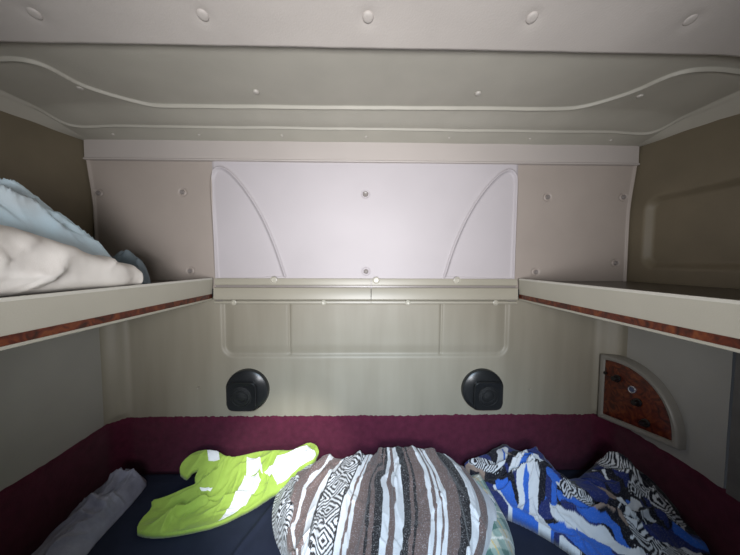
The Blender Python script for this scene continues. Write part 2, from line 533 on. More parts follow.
for px, py in [(113, 131), (199, 132), (282, 134), (366, 134.5), (449, 135), (530, 135.5), (611, 136)]:
    p = atY(px, py, 1.028); dome('stud', (p[0], p[1], float(ceil_z(np.array(p[0]), np.array(p[1])))), (0, -.4, -1), .005, .0035, M_stud, ceil)

# front headliner panel: leans down towards the rear, its edge covers the pan
YH = .648
xs = np.linspace(-XC, XC, 300); ys = np.linspace(YF, YH, 120)
X, Yg = np.meshgrid(xs, ys, indexing='ij')
def head_z(X, Y):
    return CZ + .479 + .27 * (YH - Y) - .03 * sstep(.8, XC, np.abs(X))
Zh = head_z(X, Yg) + .0015 * fbm(X * 7, Yg * 7, 41)
btn = []
for px, py in [(35, 15), (203, 16.5), (368, 18.5), (532, 19), (690, 21)]:
    Yb = .567
    for _ in range(20):
        p = atY(px, py, Yb); e = p[2] - float(head_z(np.array(p[0]), np.array(Yb))); Yb -= e * .6
    btn.append((p[0], Yb))
    Zh += .004 * np.exp(-(((X - p[0]) ** 2 + (Yg - Yb) ** 2) / .016 ** 2))
Zh = np.where(Yg >= YH - 1e-6, Zh + .012, Zh)
head = struct(grid_mesh('ceiling_front', np.stack([X, Yg, Zh], -1), M_head, flip=True))
for (bx, by) in btn:
    z = float(head_z(np.array(bx), np.array(by)))
    dome('button', (bx, by, z + .003), (0, -.26, -1), .0115, .0045, M_head, head)

struct(box_obj('floor', -1.2, 1.2, -.6, 1.2, -.03, 0, M_floor))
struct(box_obj('bunk_base', -XL + .015, XL - .015, .24, D - .015, 0, ZB - .151, M_base, bev=.01))

# ------------------------------------------------------------------ shelves
def shelf(side, label):
    xi = .5785 if side < 0 else .585
    t = empty('shelf', (side * .8, .6, ZSB))
    y0, y1 = YF, D - .016
    hgt = ZS - ZSB
    s = side
    za = ZS - hgt * .72; zb = ZS - hgt * .91
    box_obj('shelf_board', s * (xi + .012), s * (XU - .006), y0, y1, ZS - .028, ZS - .010, M_board, t)
    prism_x('fascia', [(s * xi, ZS - .006), (s * (xi + .004), za), (s * (xi + .006), zb - .001), (s * (xi + .02), zb - .001), (s * (xi + .02), ZS - .012), (s * (xi + .012), ZS - .006)], y0, y1, M_fascia, t)
    prism_x('rim', [(s * (xi - .001), ZS - .006), (s * (xi + .002), ZS), (s * (xi + .01), ZS), (s * (xi + .014), ZS - .006)], y0, y1, M_rim, t)
    prism_x('burl_strip', [(s * (xi + .0025), za), (s * (xi + .003), zb), (s * (xi + .0065), zb), (s * (xi + .0065), za)], y0, y1, M_burl, t)
    prism_x('lip', [(s * (xi + .001), zb), (s * (xi + .002), ZSB + .002), (s * (xi + .006), ZSB), (s * (XL - .004), ZSB + .001), (s * (XL - .004), ZSB + .006), (s * (xi + .02), zb)], y0, y1, M_fascia, t)
    tag(t, label, 'shelf', 'side shelves of the sleeper')
    return t
shelf(-1, 'beige wall shelf with burl wood strip on the left carrying the white pillow')
shelf(1, 'empty beige wall shelf with burl wood strip on the right above the control panel')

# ------------------------------------------------------------------ rails in the middle of the wall
def rail(xa, xb, uclips, lclips, label):
    t = empty('hinge_rail', ((xa + xb) / 2, D, ZSB))
    zt = ZS - .002
    prism_y('upper_flange', [(D - .004, zt), (D - .012, zt), (D - .0135, zt - .004), (D - .0135, zt - .024), (D - .010, zt - .027), (D - .004, zt - .027)], xa, xb, M_rail, t)
    prism_y('face', [(D - .004, zt - .034), (D - .018, zt - .035), (D - .021, zt - .039), (D - .023, zt - .078), (D - .019, zt - .082), (D - .004, zt - .080)], xa, xb, M_rail, t)
    prism_y('lower_flange', [(D - .013, zt - .086), (D - .018, zt - .087), (D - .019, zt - .094), (D - .015, zt - .098), (D - .013, zt - .098)], xa, xb, M_rail, t)
    prism_y('back_plate', [(D + .001, zt - .0005), (D - .006, zt - .0005), (D - .006, zt - .097), (D + .001, zt - .097)], xa + .001, xb - .001, M_bolt, t)
    for px in uclips:
        x = wall_xz(px, 280)[0]
        loops = []
        for rr, dy in ((.0135, 0), (.0135, .006), (.0105, .007), (.009, .003), (.0, .0025)):
            loops.append([(x + max(rr, .0002) * math.cos(a), D - .0125 - dy, zt - .006 + max(rr, .0002) * math.sin(a)) for a in np.linspace(0, 2 * math.pi, 24, endpoint=False)])
        loft('clip', loops, M_clip, t)
    for px in lclips:
        x = wall_xz(px, 302)[0]
        loops = []
        for rr, dy in ((.010, 0), (.010, .005), (.0075, .006), (.006, .003), (.0, .0025)):
            loops.append([(x + max(rr, .0002) * math.cos(a), D - .0175 - dy, zt - .091 + max(rr, .0002) * math.sin(a)) for a in np.linspace(0, 2 * math.pi, 24, endpoint=False)])
        loft('clip', loops, M_clip, t)
    return tag(t, label, 'rail', 'hinge rails across the rear wall')
xm = wall_xz(371, 290)[0]
rail(-.574, xm - .0012, [275], [236.5, 324.5], 'left half of the beige plastic rail across the rear wall, ending at the left shelf')
rail(xm + .0012, .581, [376, 455.6], [407, 493], 'right half of the beige plastic rail across the rear wall, ending at the right shelf')

# ------------------------------------------------------------------ speakers
def speaker(cx, cz, s, label):
    """s = -1: the squarer corner points left, s = 1: right"""
    t = empty('speaker', (cx, D, cz))
    n = 96; r = .082
    def outl(k, grow=1.0, ox=0, oz=0, circ=True):
        L = []
        for a in np.linspace(0, 2 * math.pi, n, endpoint=False):
            ca, sa = math.cos(a), math.sin(a)
            # towards the lower outer corner the outline swells into a rounded square
            w = max(0.0, math.cos(a - math.radians(225)))
            sq = min(1 / max(abs(ca), 1e-6), 1 / max(abs(sa), 1e-6)) * .975
            rad = r * (1.0 + (min(sq, 1.20) - 1.0) * min(1, w * 1.6)) if w > .55 else r
            if not circ:
                p = 5.0
                rad = .056 / ((abs(ca) ** p + abs(sa) ** p) ** (1 / p))
            L.append((cx - s * (rad * grow * ca + ox), k, cz + rad * grow * sa + oz))
        return L
    b = D + .002
    loft('housing', [outl(b), outl(b - .014), outl(b - .019, .985), outl(b - .021, .95), outl(b - .024, .86), outl(b - .030, 1.08, -.012, -.014, False), outl(b - .030, 1.0, -.012, -.014, False)], M_black, t, cap0=True, cap1=True)
    fp = loft('face_plate', [outl(b - .028, 1.0, -.012, -.014, False), outl(b - .038, 1.0, -.012, -.014, False), outl(b - .041, .95, -.012, -.014, False), outl(b - .040, .90, -.012, -.014, False)], M_black, t)
    def circ(rad, k):
        return [(cx - s * (rad * math.cos(a) - .012), k, cz + rad * math.sin(a) - .014) for a in np.linspace(0, 2 * math.pi, 48, endpoint=False)]
    loft('grille', [circ(.040, b - .039), circ(.040, b - .043), circ(.036, b - .0435), circ(.034, b - .0405), circ(.026, b - .0415), circ(.024, b - .0445), circ(.020, b - .0445), circ(.018, b - .041), circ(.002, b - .0435)], M_blackm, fp)
    return tag(t, label, 'speaker', 'wall speakers above the bunk')
speaker(*wall_xz(248.5, 389), -1, 'round black wall speaker on the left, above the yellow vest')
speaker(*wall_xz(481.5, 388.5), 1, 'round black wall speaker on the right, above the blankets')

# ------------------------------------------------------------------ control panel
def control_panel():
    A = Vector(atY(599, 416.5, 1.040)); 
    B = Vector(atX(681, 450.5, XL - .018))
    Tp = Vector(atY(601, 353.5, 1.040))
    u = (B - A); U = u.length; u.normalize()
    w0 = Tp - A; nrm = Vector((0, 0, 1)).cross(u); nrm = u.cross(Vector((0, 0, 1)))
    if nrm.x > 0: nrm = -nrm
    nrm.normalize(); w = Vector((0, 0, 1)); H = w0.z
    t = empty('control_panel', A)
    M = Matrix(((u.x, w.x, nrm.x, A.x), (u.y, w.y, nrm.y, A.y), (u.z, w.z, nrm.z, A.z), (0, 0, 0, 1)))
    def quarter(o, zz, n=40, rad=.012):
        a, b = U - o, H - o
        P = [(o, o)]
        raw = [(o, o + .012), (o, o + .004), (o, o), (o + .004, o), (o + .012, o), (U - o - .03, o), (U - o - .006, o), (U - o, o), (U - o, o + .006)]
        for th in np.linspace(0.10, math.pi / 2 - .10, n):
            raw.append((o + (U - 2 * o) * math.cos(th) ** .92, o + (H - 2 * o) * math.sin(th) ** .92))
        raw += [(o + .006, H - o), (o, H - o), (o, H - o - .006), (o, H - o - .03)]
        # soften corners
        sm = smooth_poly(raw, 2) if True else raw
        return [(p[0], p[1], zz) for p in sm]
    fr = loft('frame', [quarter(0, -.035), quarter(0, .004), quarter(.003, .010), quarter(.007, .012), quarter(.017, .010), quarter(.0205, .004)], M_frame, t, M=M)
    loft('burl_panel', [quarter(.021, .003), quarter(.021, .006), quarter(.024, .007)], M_burl, t, M=M)
    def on(px, py):
        d = Vector(ray(px, py)); c = Vector(CAM)
        k = (A + nrm * .007 - c).dot(nrm) / d.dot(nrm)
        return c + d * k
    def cyl(name, p, prof, mt, par=None):
        loops = []
        for rr, h in prof:
            loops.append([tuple(p + u * (rr * math.cos(a)) + w * (rr * math.sin(a)) + nrm * h) for a in np.linspace(0, 2 * math.pi, 28, endpoint=False)])
        return loft(name, loops, mt, par or t)
    knob = [(.014, -.001), (.014, .004), (.0105, .006), (.0095, .017), (.008, .019), (.0005, .019)]
    for px, py in [(617.5, 378.5), (638, 402.5), (646, 423)]:
        cyl('knob', on(px, py), knob, M_knob)
    cyl('switch', on(606, 373), [(.006, -.001), (.006, .005), (.004, .006), (.0005, .006)], M_knob)
    d = cyl('dial', on(632.5, 389.5), [(.013, -.001), (.013, .004), (.011, .0055), (.009, .004), (.009, .002)], M_dial)
    cyl('dial_face', on(632.5, 389.5), [(.009, .001), (.0088, .0035), (.0005, .0036)], M_dialin, d)
    return tag(t, 'quarter round control panel with burl wood face and black knobs in the right rear corner', 'control panel')
control_panel()

# ------------------------------------------------------------------ bedding
mt = box_obj('mattress', -XL + .032, XL - .032, .22, D - .032, ZB - .15, ZB, M_navy, bev=.028, seg=5)
tag(mt, 'dark navy mattress filling the bunk under the blankets', 'mattress')

def h_cover(x, y):
    ln = [atZ(px, py, ZB)[:2] for px, py in [(300, 478), (276, 502), (256, 528), (234, 556), (205, 600)]]
    k = sstep(-.62, -.5, x) * (1 - sstep(.88, .96, y)) + sstep(.20, .3, x)
    return .0065 * np.exp(-(seg_dist(x, y, smooth_line(ln, 2)) / .008) ** 2) + np.clip(k, 0, 1) * (.0015 * fbm(x * 9, y * 9, 601) + creases(x, y, 602, 16, (-.55, .6, .45, .9), 60, 50, .008, .03, .0012, .12))
cov = np.meshgrid(np.linspace(-XL + .065, XL - .065, 420), np.linspace(.26, .995, 200), indexing='ij')
ce = np.minimum(np.minimum(cov[0] + XL - .065, XL - .065 - cov[0]), np.minimum(cov[1] - .26, .995 - cov[1]))
grid_mesh('fitted_cover', np.stack([cov[0], cov[1], ZB - .003 + np.minimum(h_cover(*cov), .008) * sstep(0, .05, ce) + .0035 * sstep(0, .02, ce)], -1), M_navy, mt)

def onto(px, py, hf, it=14):
    z = ZB + .03
    for _ in range(it):
        p = atZ(px, py, z)
        z = .5 * z + .5 * (ZB + float(hf(np.array([p[0]]), np.array([p[1]]))[0]))
    return (p[0], p[1])

def cloth(name, poly, hf, step, mt, base=ZB, lift=.0045, colf=None, parent=None, thick=.002, skirt=True, drop=9.0, clip=None):
    poly = [tuple(q[:2]) for q in poly]
    xa = min(p[0] for p in poly); xb = max(p[0] for p in poly); ya = min(p[1] for p in poly); yb = max(p[1] for p in poly)
    nx = int((xb - xa) / step) + 3; ny = int((yb - ya) / step) + 3
    X, Y = np.meshgrid(xa - step + np.arange(nx) * step, ya - step + np.arange(ny) * step, indexing='ij')
    ins = inside(X, Y, poly)
    d = seg_dist(X, Y, poly, True)
    keep = ins | (d < step * .75)
    qx, qy = seg_near(X, Y, poly)
    sn = (~ins) & keep
    if clip: keep &= inside(X, Y, clip)
    X = np.where(sn, qx, X); Y = np.where(sn, qy, Y)
    Z = base + lift + hf(X, Y)
    col = colf(X, Y) if colf else None
    o = grid_mesh(name, np.stack([X, Y, Z], -1), mt, parent, col=col, keep=keep)
    if skirt:
        bm = bmesh.new(); bm.from_mesh(o.data)
        be = [e for e in bm.edges if e.is_boundary]
        g = bmesh.ops.extrude_edge_only(bm, edges=be)['geom']
        for v in g:
            if isinstance(v, bmesh.types.BMVert): v.co.z = max(base + .0015, v.co.z - drop)
        bm.to_mesh(o.data); bm.free()
        for p in o.data.polygons: p.use_smooth = True
    if thick:
        s = o.modifiers.new('thickness', 'SOLIDIFY'); s.thickness = thick; s.offset = -1
    return o

# --- striped brown blanket -------------------------------------------------
WH = lin((222, 224, 228)); BK = lin((38, 36, 38)); BR = lin((112, 94, 90)); 
ED = [(281, 281, 'Z2'), (289, 318, 'br'), (292, 326, 'wh'), (296, 330, 'br'), (302, 341.5, 'wh'), (309.5, 345, 'bk'), (311, 346.5, 'Z'), (332.4, 364.5, 'bk'), (334, 365.5, 'wh'),
      (340.7, 368, 'br'), (343, 369, 'wh'), (347, 371, 'br'), (362.5, 375, 'bk'), (365, 377, 'br'), (371, 379, 'bk'), (378, 383.5, 'wh'), (386, 388, 'br'), (393, 391, 'wh'),
      (401.6, 396, 'bk'), (408, 402.6, 'br'), (412, 405, 'bk'), (415, 407, 'br'), (427.5, 413, 'wh'), (431.6, 416, 'br'), (434.7, 418, 'wh'), (440, 420, 'br'), (442, 421, 'wh'),
      (447, 424, 'br'), (457.5, 436, 'bk'), (468, 446.5, 'wh'), (476, 453, 'br'), (482, 459, 'wh'), (489, 466, 'end')]
bot = np.array([e[0] for e in ED], float); top = np.array([e[1] for e in ED], float)
S_ed = np.linspace(0, 1, 401)
cum = (bot - bot[0]) / (bot[-1] - bot[0]) * .5 + (top - top[0]) / (top[-1] - top[0]) * .5
def Hs(s):
    return np.interp(s, [0, .06, .14, .25, .4, .55, .7, .82, .90, .96, 1.0], [.018, .055, .088, .105, .118, .126, .130, .128, .115, .085, .035])
NS, NV = 560, 330
s1 = np.linspace(0, 1, NS)
pxb = np.interp(s1, cum, bot); pxt = np.interp(s1, cum, top)
bul = np.interp((pxb + pxt) / 2, [283, 310, 340, 375, 425, 460, 478], [-6, -9, -7, 0, 9, 12, 13])
pxm = (pxb + pxt) / 2 + bul
YT = .925
Hc = Hs(s1)
def row(pxs, py):
    o = []
    for s, px in zip(Hc, pxs):
        p = atZ(px, py, ZB + s * .98); o.append((p[0], p[1]))
    return np.array(o)
rb = row(pxb, 553); rm = row(pxm, 503)
rtp = np.array([tuple(atY(px, 458, YT)[:2]) for px in pxt])
Yv = np.concatenate([np.linspace(1.025, .90, 130), np.linspace(.90, .42, NV - 130 + 1)[1:]])
Xg = np.zeros((NS, NV)); Yg = np.zeros((NS, NV))
for i in range(NS):
    ysn = [rb[i, 1], rm[i, 1], YT]; xsn = [rb[i, 0], rm[i, 0], rtp[i, 0]]
    co = np.polyfit(ysn, xsn, 2)
    x = np.polyval(co, Yv)
    lo = ysn[0] - .04
    sl = np.polyval(np.polyder(co), lo)
    x = np.where(Yv < lo, np.polyval(co, lo) + sl * (Yv - lo) * .4, x)
    hi = .945; slh = np.polyval(np.polyder(co), hi)
    x = np.where(Yv > hi, np.polyval(co, hi) + slh * (Yv - hi) * .5, x)
    Xg[i] = x; Yg[i] = Yv
S2 = s1[:, None] + 0 * Yv[None]
wob = .012 * vnoise(S2 * 9, Yg * 6, 77)
Yg = Yg + np.where(Yg > .88, .022 * vnoise(S2 * 8, 0 * Yg, 55) * sstep(.88, .95, Yg), 0)
prof = 1 - sstep(.935, 1.015, Yg) 
prof = prof * (.94 + .06 * sstep(.6, .85, Yg))
Zg = Hs(S2) * prof
fold = .010 * ridged(S2 * 9 + .25 * vnoise(S2 * 3, Yg * 5, 4), Yg * 2.2, 61, 1) + .006 * fbm(S2 * 14 + Yg * 3, Yg * 8, 62) + .004 * ridged(S2 * 22 + Yg * 6, Yg * 5, 63, 2)
# the long overlapping fold in the middle
xf = Xg - (.055 + (.93 - Yg) * .22)
fold += .014 * sstep(-.012, .006, xf) * (1 - sstep(.03, .13, xf)) * sstep(.76, .82, Yg)
fold += creases(Xg, Yg, 81, 16, (-.25, .40, .55, .98), 85, 14, .005, .020, .017, .14)
fold += creases(Xg, Yg, 83, 70, (-.28, .42, .50, .98), 80, 60, .002, .008, .006, .04)
fold += creases(Xg, Yg, 82, 14, (-.28, -.12, .60, .98), 80, 35, .004, .014, .020, .06)
# left flap folds
fold += .02 * np.exp(-((S2 - .13 - .03 * vnoise(Yg * 14, 0 * Yg, 3)) / .03) ** 2) * (1 - .5 * sstep(.85, .95, Yg))
Zg = ZB + .004 + np.maximum(Zg + fold * sstep(0, .05, Hs(S2) * prof), 0)
# pattern across s with the table of edges, distance along the cloth in t
def zigzag(w, t, per):
    """nested diamonds: w in -1..1 across, t metres along"""
    q = np.abs(((t / per) % 1.0) - .5) * 2            # 0..1..0
    return ((q * 3.0 + np.abs(w) * 2.2) % 1.0) < .5
colr = np.zeros((NS, NV, 3))
Sw = S2 + .004 * vnoise(Yg * 12, S2 * 6, 90) + .035 * vnoise(Yg * 22, S2 * 12, 91) * (1 - sstep(.10, .21, S2))
Sw = np.clip(Sw - .045 * sstep(.0, .10, Yg - .80) * np.exp(-((S2 - .50) / .05) ** 2) + .02 * np.exp(-((Yg - .81) / .03) ** 2) * np.exp(-((S2 - .52) / .06) ** 2), 0, .9999)
t_al = -Yg
kinds = [e[2] for e in ED[:-1]]
for k, kd in enumerate(kinds):
    msk = (Sw >= cum[k]) & (Sw < cum[k + 1])
    if kd in ('wh', 'bk', 'br'):
        colr[msk] = {'wh': WH, 'bk': BK, 'br': BR}[kd]
    else:
        w = (Sw - cum[k]) / (cum[k + 1] - cum[k]) * 2 - 1
        zz = zigzag(w, t_al + (.01 * vnoise(Yg * 20, S2 * 20, 5) if kd == 'Z2' else 0), .085 if kd == 'Z' else .07)
        colr[msk & zz] = BK; colr[msk & ~zz] = WH
bl = grid_mesh('striped_blanket', np.stack([Xg, Yg, Zg], -1), M_blanket, flip=False, col=colr)
sm_ = bl.modifiers.new('thickness', 'SOLIDIFY'); sm_.thickness = .004; sm_.offset = -1
tag(bl, 'brown blanket with black, white and diamond stripes heaped in the middle of the bunk', 'blanket')

# --- plaid cloth beside it ---------------------------------------------------
pl = smooth_poly([atZ(px, py, ZB + .03) for px, py in [(474, 470), (484, 474), (494, 490), (503, 508), (513, 528), (516, 548), (510, 572), (470, 590), (440, 540), (455, 490)]], 2)
def h_plaid(x, y):
    e = 1 - np.exp(-seg_dist(x, y, pl, True) / .022) 
    return e * (.068 + .012 * ridged(x * 16 + y * 9, y * 11, 101) + .006 * fbm(x * 30, y * 30, 102))
def c_plaid(x, y):
    a = x * .92 + y * .38 + .006 * vnoise(x * 20, y * 20, 6); b = -x * .38 + y * .92 + .006 * vnoise(x * 22, y * 18, 7)
    c = np.zeros(x.shape + (3,)); c[:] = lin((196, 196, 180))
    g = np.array(lin((92, 124, 116))); g2 = np.array(lin((150, 170, 160))); k = np.array(lin((206, 178, 120)))
    fa = (a / .058) % 1; fb = (b / .058) % 1
    ma = fa < .42; mb = fb < .42
    c[ma ^ mb] = g2; c[ma & mb] = g
    c[(np.abs(fa - .7) < .035)] = k; c[(np.abs(fb - .7) < .035)] = lin((225, 225, 215))
    return c
tag(cloth('plaid_cloth', pl, h_plaid, .0022, M_plaid, colf=c_plaid), 'pale green plaid cloth poking out from under the right edge of the brown blanket', 'cloth')

# --- blue patterned blanket ---------------------------------------------------
bpx = [(462, 466, .06), (472, 459, .08), (484, 456, .09), (495, 449, .10), (505, 444.5, .11), (513, 450, .11), (522, 455, .10), (535, 455, .10), (549, 463, .10), (561, 476, .09), (565, 484, .075),
       (578, 480, .07), (590, 470, .075), (600, 459, .08), (618, 463, .08), (640, 474, .075), (660, 490, .065), (676, 508, .055), (684, 524, .045), (702, 540, .035), (716, 566, .02),
       (700, 600, .02), (640, 600, .02), (605, 575, .02), (585, 556, .03), (560, 538, .03), (535, 522, .035), (515, 511, .04), (500, 503, .05), (490, 492, .05), (478, 478, .06)]
bctl = [tuple(atZ(px, py, ZB + h)[:2]) + (h,) for px, py, h in bpx]
def idw(x, y, ctl):
    n = 0; dsum = 0
    for a, b, h in ctl:
        w_ = 1 / ((x - a) ** 2 + (y - b) ** 2 + .0004) ** 1.5
        n = n + w_ * h; dsum = dsum + w_
    return n / dsum
bp_ = smooth_poly([atZ(px, py, ZB + h) for px, py, h in bpx], 1)
def h_blue(x, y):
    d = seg_dist(x, y, bp_, True)
    e = 1 - np.exp(-d / .028)
    wx = x + .02 * vnoise(x * 14, y * 14, 201); wy = y + .02 * vnoise(x * 14, y * 14, 202)
    f = .010 * ridged(wx * 9 + wy * 7, wy * 9 - wx * 3, 203, 2) + .008 * fbm(wx * 26, wy * 26, 204) + creases(wx, wy, 91, 46, (.38, 1.0, .70, 1.02), -35, 50, .004, .018, .034, .09) + creases(wx, wy, 92, 110, (.38, 1.0, .70, 1.02), -35, 75, .002, .009, .014, .035) - .026
    lump = .042 * np.exp(-(((x - .60) / .10) ** 2 + ((y - .90) / .08) ** 2)) + .03 * np.exp(-(((x - .86) / .10) ** 2 + ((y - .86) / .10) ** 2))
    return np.maximum(idw(x, y, bctl) + e * (lump + f + .012), .002)
BL = lin((52, 104, 200)); NV_ = lin((38, 48, 104)); BK2 = lin((24, 24, 34)); WB = lin((216, 218, 222)); TN = lin((150, 130, 118))
def q1(w, *p): return (w, [(460 + a / 4.823, 440 + b / 4.823) for a, b in p])
def q2(w, *p): return (w, [(580 + a / 4.83, 440 + b / 4.83) for a, b in p])
STROKES = [
 (NV_, q1(60, (150, 230), (230, 330))), (BL, q1(62, (200, 210), (275, 315))), (WB, q1(12, (160, 212), (258, 328))), (BK2, q1(26, (235, 180), (285, 290))),
 (BK2, q1(60, (100, 150), (200, 170))), (TN, q1(34, (45, 122), (105, 138), (108, 178))), ('z', q1(56, (70, 92), (180, 128))), (WB, q1(50, (208, 45), (196, 112))), (BL, q1(8, (202, 40), (216, 92))), (TN, q1(26, (240, 62), (272, 74))),
 (WB, q1(48, (312, 72), (258, 150))), (BL, q1(34, (350, 82), (288, 168))), (WB, q1(44, (388, 98), (325, 182))), (BK2, q1(40, (425, 120), (360, 190))),
 (WB, q1(34, (290, 190), (302, 325))), (BL, q1(26, (322, 195), (322, 335))), (WB, q1(44, (358, 195), (356, 350))), (BK2, q1(46, (405, 190), (402, 345))), (BL, q1(44, (445, 165), (446, 290), (430, 345))), (NV_, q1(24, (425, 180), (422, 300))), (BL, q1(34, (440, 165), (492, 210))), (BK2, q1(26, (478, 230), (482, 300))), (WB, q1(16, (470, 208), (488, 212))),
 (NV_, q1(40, (400, 340), (560, 380))), (BL, q1(40, (285, 340), (400, 402), (530, 425))), (WB, q1(40, (375, 365), (415, 402))), (WB, q1(44, (450, 352), (550, 388))), (BL, q1(52, (500, 285), (627, 330))), (NV_, q1(22, (500, 318), (627, 352))), ('z', q1(50, (505, 225), (625, 292))),
 (WB, q1(44, (540, 402), (640, 440))), (BL, q1(46, (590, 440), (700, 500))), (WB, q1(26, (500, 470), (590, 548))), (BL, q1(24, (520, 450), (620, 540))),
 (NV_, q2(50, (45, 165), (150, 205))), (WB, q2(12, (65, 128), (140, 182))), ('z', q2(60, (95, 92), (180, 150), (285, 200))), ('z', q2(44, (250, 222), (385, 258))), (NV_, q2(60, (10, 220), (110, 250))), (TN, q2(26, (90, 222), (192, 268))), (WB, q2(32, (200, 268), (236, 322))), (BL, q2(22, (240, 280), (260, 310))), (WB, q2(34, (282, 285), (262, 335))),
 (NV_, q2(60, (330, 290), (420, 380))), ('z', q2(84, (390, 290), (475, 405))), (WB, q2(20, (308, 352), (348, 368))), (BL, q2(30, (130, 390), (240, 500))), ('z', q2(100, (262, 375), (320, 480), (410, 520))), (NV_, q2(60, (350, 425), (600, 500))), (BL, q2(34, (480, 432), (600, 510))),
 ('z', q2(44, (0, 262), (95, 322))), (BL, q2(40, (0, 342), (125, 392))), (TN, q2(16, (58, 335), (152, 352))), (WB, q2(44, (5, 408), (110, 450), (185, 495))), (BL, q2(80, (15, 480), (120, 545), (200, 600))), (WB, q2(30, (180, 490), (292, 525))), (TN, q2(20, (160, 328), (212, 402))), (WB, q2(30, (235, 375), (265, 398))),
 ('z', q2(60, (430, 560), (520, 530))), (WB, q2(14, (498, 498), (590, 552))), (BK2, q2(16, (350, 330), (300, 260))), (WB, q2(30, (300, 570), (420, 600))), (BL, q2(60, (330, 600), (520, 640))), (WB, q2(40, (120, 620), (300, 660))),
]
def h_blue0(x, y):
    return idw(x, y, bctl) + .008 + .042 * np.exp(-(((x - .60) / .10) ** 2 + ((y - .90) / .08) ** 2)) + .03 * np.exp(-(((x - .86) / .10) ** 2 + ((y - .86) / .10) ** 2))
def c_blue(x, y):
    wx = x + .006 * vnoise(x * 40, y * 40, 213); wy = y + .006 * vnoise(x * 40, y * 40, 214)
    c = np.zeros(x.shape + (3,)); c[:] = BK2
    c[vnoise(x * 22 + y * 9, y * 30, 77) > .15] = NV_
    for cc, (wpx, pts) in STROKES:
        P_ = [onto(a, b, h_blue0) for a, b in pts]
        wid = wpx / 4.83 * .0032 * .5
        best = np.full(x.shape, 9.0); tt = np.zeros(x.shape); acc = 0
        for (ax, ay), (bx, by) in zip(P_, P_[1:]):
            L = math.hypot(bx - ax, by - ay); ux, uy = (bx - ax) / L, (by - ay) / L
            t = np.clip((wx - ax) * ux + (wy - ay) * uy, 0, L)
            d = np.hypot(wx - ax - ux * t, wy - ay - uy * t)
            k = d < best; best = np.where(k, d, best); tt = np.where(k, acc + t, tt); acc += L
        m_ = best < wid
        if isinstance(cc, str):
            z_ = ((tt / .0085 + best / wid * 1.6) % 1.0) < .5
            c[m_ & z_] = BK2; c[m_ & ~z_] = WB
        else:
            c[m_] = cc
    return c
tag(cloth('patterned_blanket', bp_, h_blue, .0021, M_blue, colf=c_blue, thick=.004), 'crumpled blue, white and black patterned blanket at the right end of the bunk', 'blanket')

# --- yellow vest ---------------------------------------------------------------
def vpx(l): return [(130 + a / 3.7, 430 + b / 3.7) for a, b in l]
vout = vpx([(180, 155), (195, 118), (240, 84), (290, 75), (330, 85), (352, 100), (378, 105), (430, 95), (480, 82), (550, 78), (600, 80), (632, 63), (662, 48), (690, 58), (702, 92), (640, 165), (560, 218), (510, 248), (440, 292), (330, 347), (200, 377), (100, 390), (40, 384), (22, 374), (40, 335), (82, 292), (78, 264), (120, 255), (200, 220), (236, 206), (246, 198), (238, 186), (246, 164), (256, 148), (246, 143), (230, 152), (218, 170), (205, 176)])
def h_v0(x, y):
    return .016 + .095 * sstep(.84, 1.0, y)
vpoly = [onto(px, py, h_v0) for px, py in vout]
vpoly = [(x, min(y, 1.035)) for x, y in vpoly]
vs = smooth_poly(vpoly, 1)
def h_vest(x, y):
    e = 1 - np.exp(-seg_dist(x, y, vs, True) / .016)
    wx = x + .014 * vnoise(x * 16, y * 16, 301); wy = y + .014 * vnoise(x * 16, y * 16, 302)
    f = .026 * ridged(wx * 9 - wy * 12, wx * 5 + wy * 6, 303, 2) + .012 * fbm(wx * 20 - wy * 26, wx * 10 + wy * 12, 304)
    f = .5 * f + creases(wx, wy, 31, 26, (-.62, -.12, .76, 1.02), 40, 38, .003, .014, .034, .08) + creases(wx, wy, 33, 60, (-.62, -.12, .76, 1.02), 40, 70, .002, .007, .010, .035)
    return np.maximum(h_v0(x, y) * (1.0 + .05 * e) + (f - .014) * e, 0)
vest = cloth('safety_vest', vs, h_vest, .0020, M_vest, drop=.016)
tag(vest, 'bright yellow safety vest with white reflective strips lying at the left', 'vest')
for st in ([(326, 346), (428, 288), (486, 192), (424, 176)], [(496, 163), (545, 203), (692, 100), (655, 62)], [(432, 106), (482, 112), (492, 170), (430, 184)], [(285, 80), (328, 84), (332, 116), (290, 121)], [(256, 221), (306, 221), (298, 234), (264, 233)]):
    sp = [onto(px, py, h_vest) for px, py in vpx(st)]
    cloth('reflective_strip', sp, h_vest, .002, M_refl, lift=.0075, parent=None, thick=.001, skirt=False, clip=vs).parent = vest

# --- grey towel ------------------------------------------------------------------
tpx = [(0, 562, .05), (20, 545, .06), (40, 525, .07), (58, 508, .07), (66, 497, .08), (78, 489, .07), (92, 481, .06), (108, 473, .05), (124, 468, .045), (138, 470, .04), (149, 480, .01), (138, 495, .01), (116, 519, .01), (98, 538, .01), (82, 558, .01), (60, 590, .01), (0, 640, .01)]
tp = smooth_poly([(max(p[0], -XL + .02), p[1]) for p in [atZ(px, py, ZB + h) for px, py, h in tpx]], 1)
def h_tow(x, y):
    e = 1 - np.exp(-seg_dist(x, y, tp, True) / .022)
    wx = x + .015 * vnoise(x * 14, y * 14, 401); wy = y + .015 * vnoise(x * 14, y * 14, 402)
    return e * (.040 + .010 * ridged(wx * 10 + wy * 4, wy * 5 - wx * 3, 403, 2) + .006 * fbm(wx * 24, wy * 24, 404) + creases(wx, wy, 41, 30, (-.95, -.70, .70, 1.0), 55, 40, .004, .018, .032, .08) + creases(wx, wy, 42, 40, (-.95, -.70, .70, 1.0), 55, 70, .002, .008, .010, .03) - .01)
tag(cloth('grey_towel', tp, h_tow, .0025, M_towel, thick=.004), 'crumpled grey blue towel by the left wall of the bunk', 'towel')

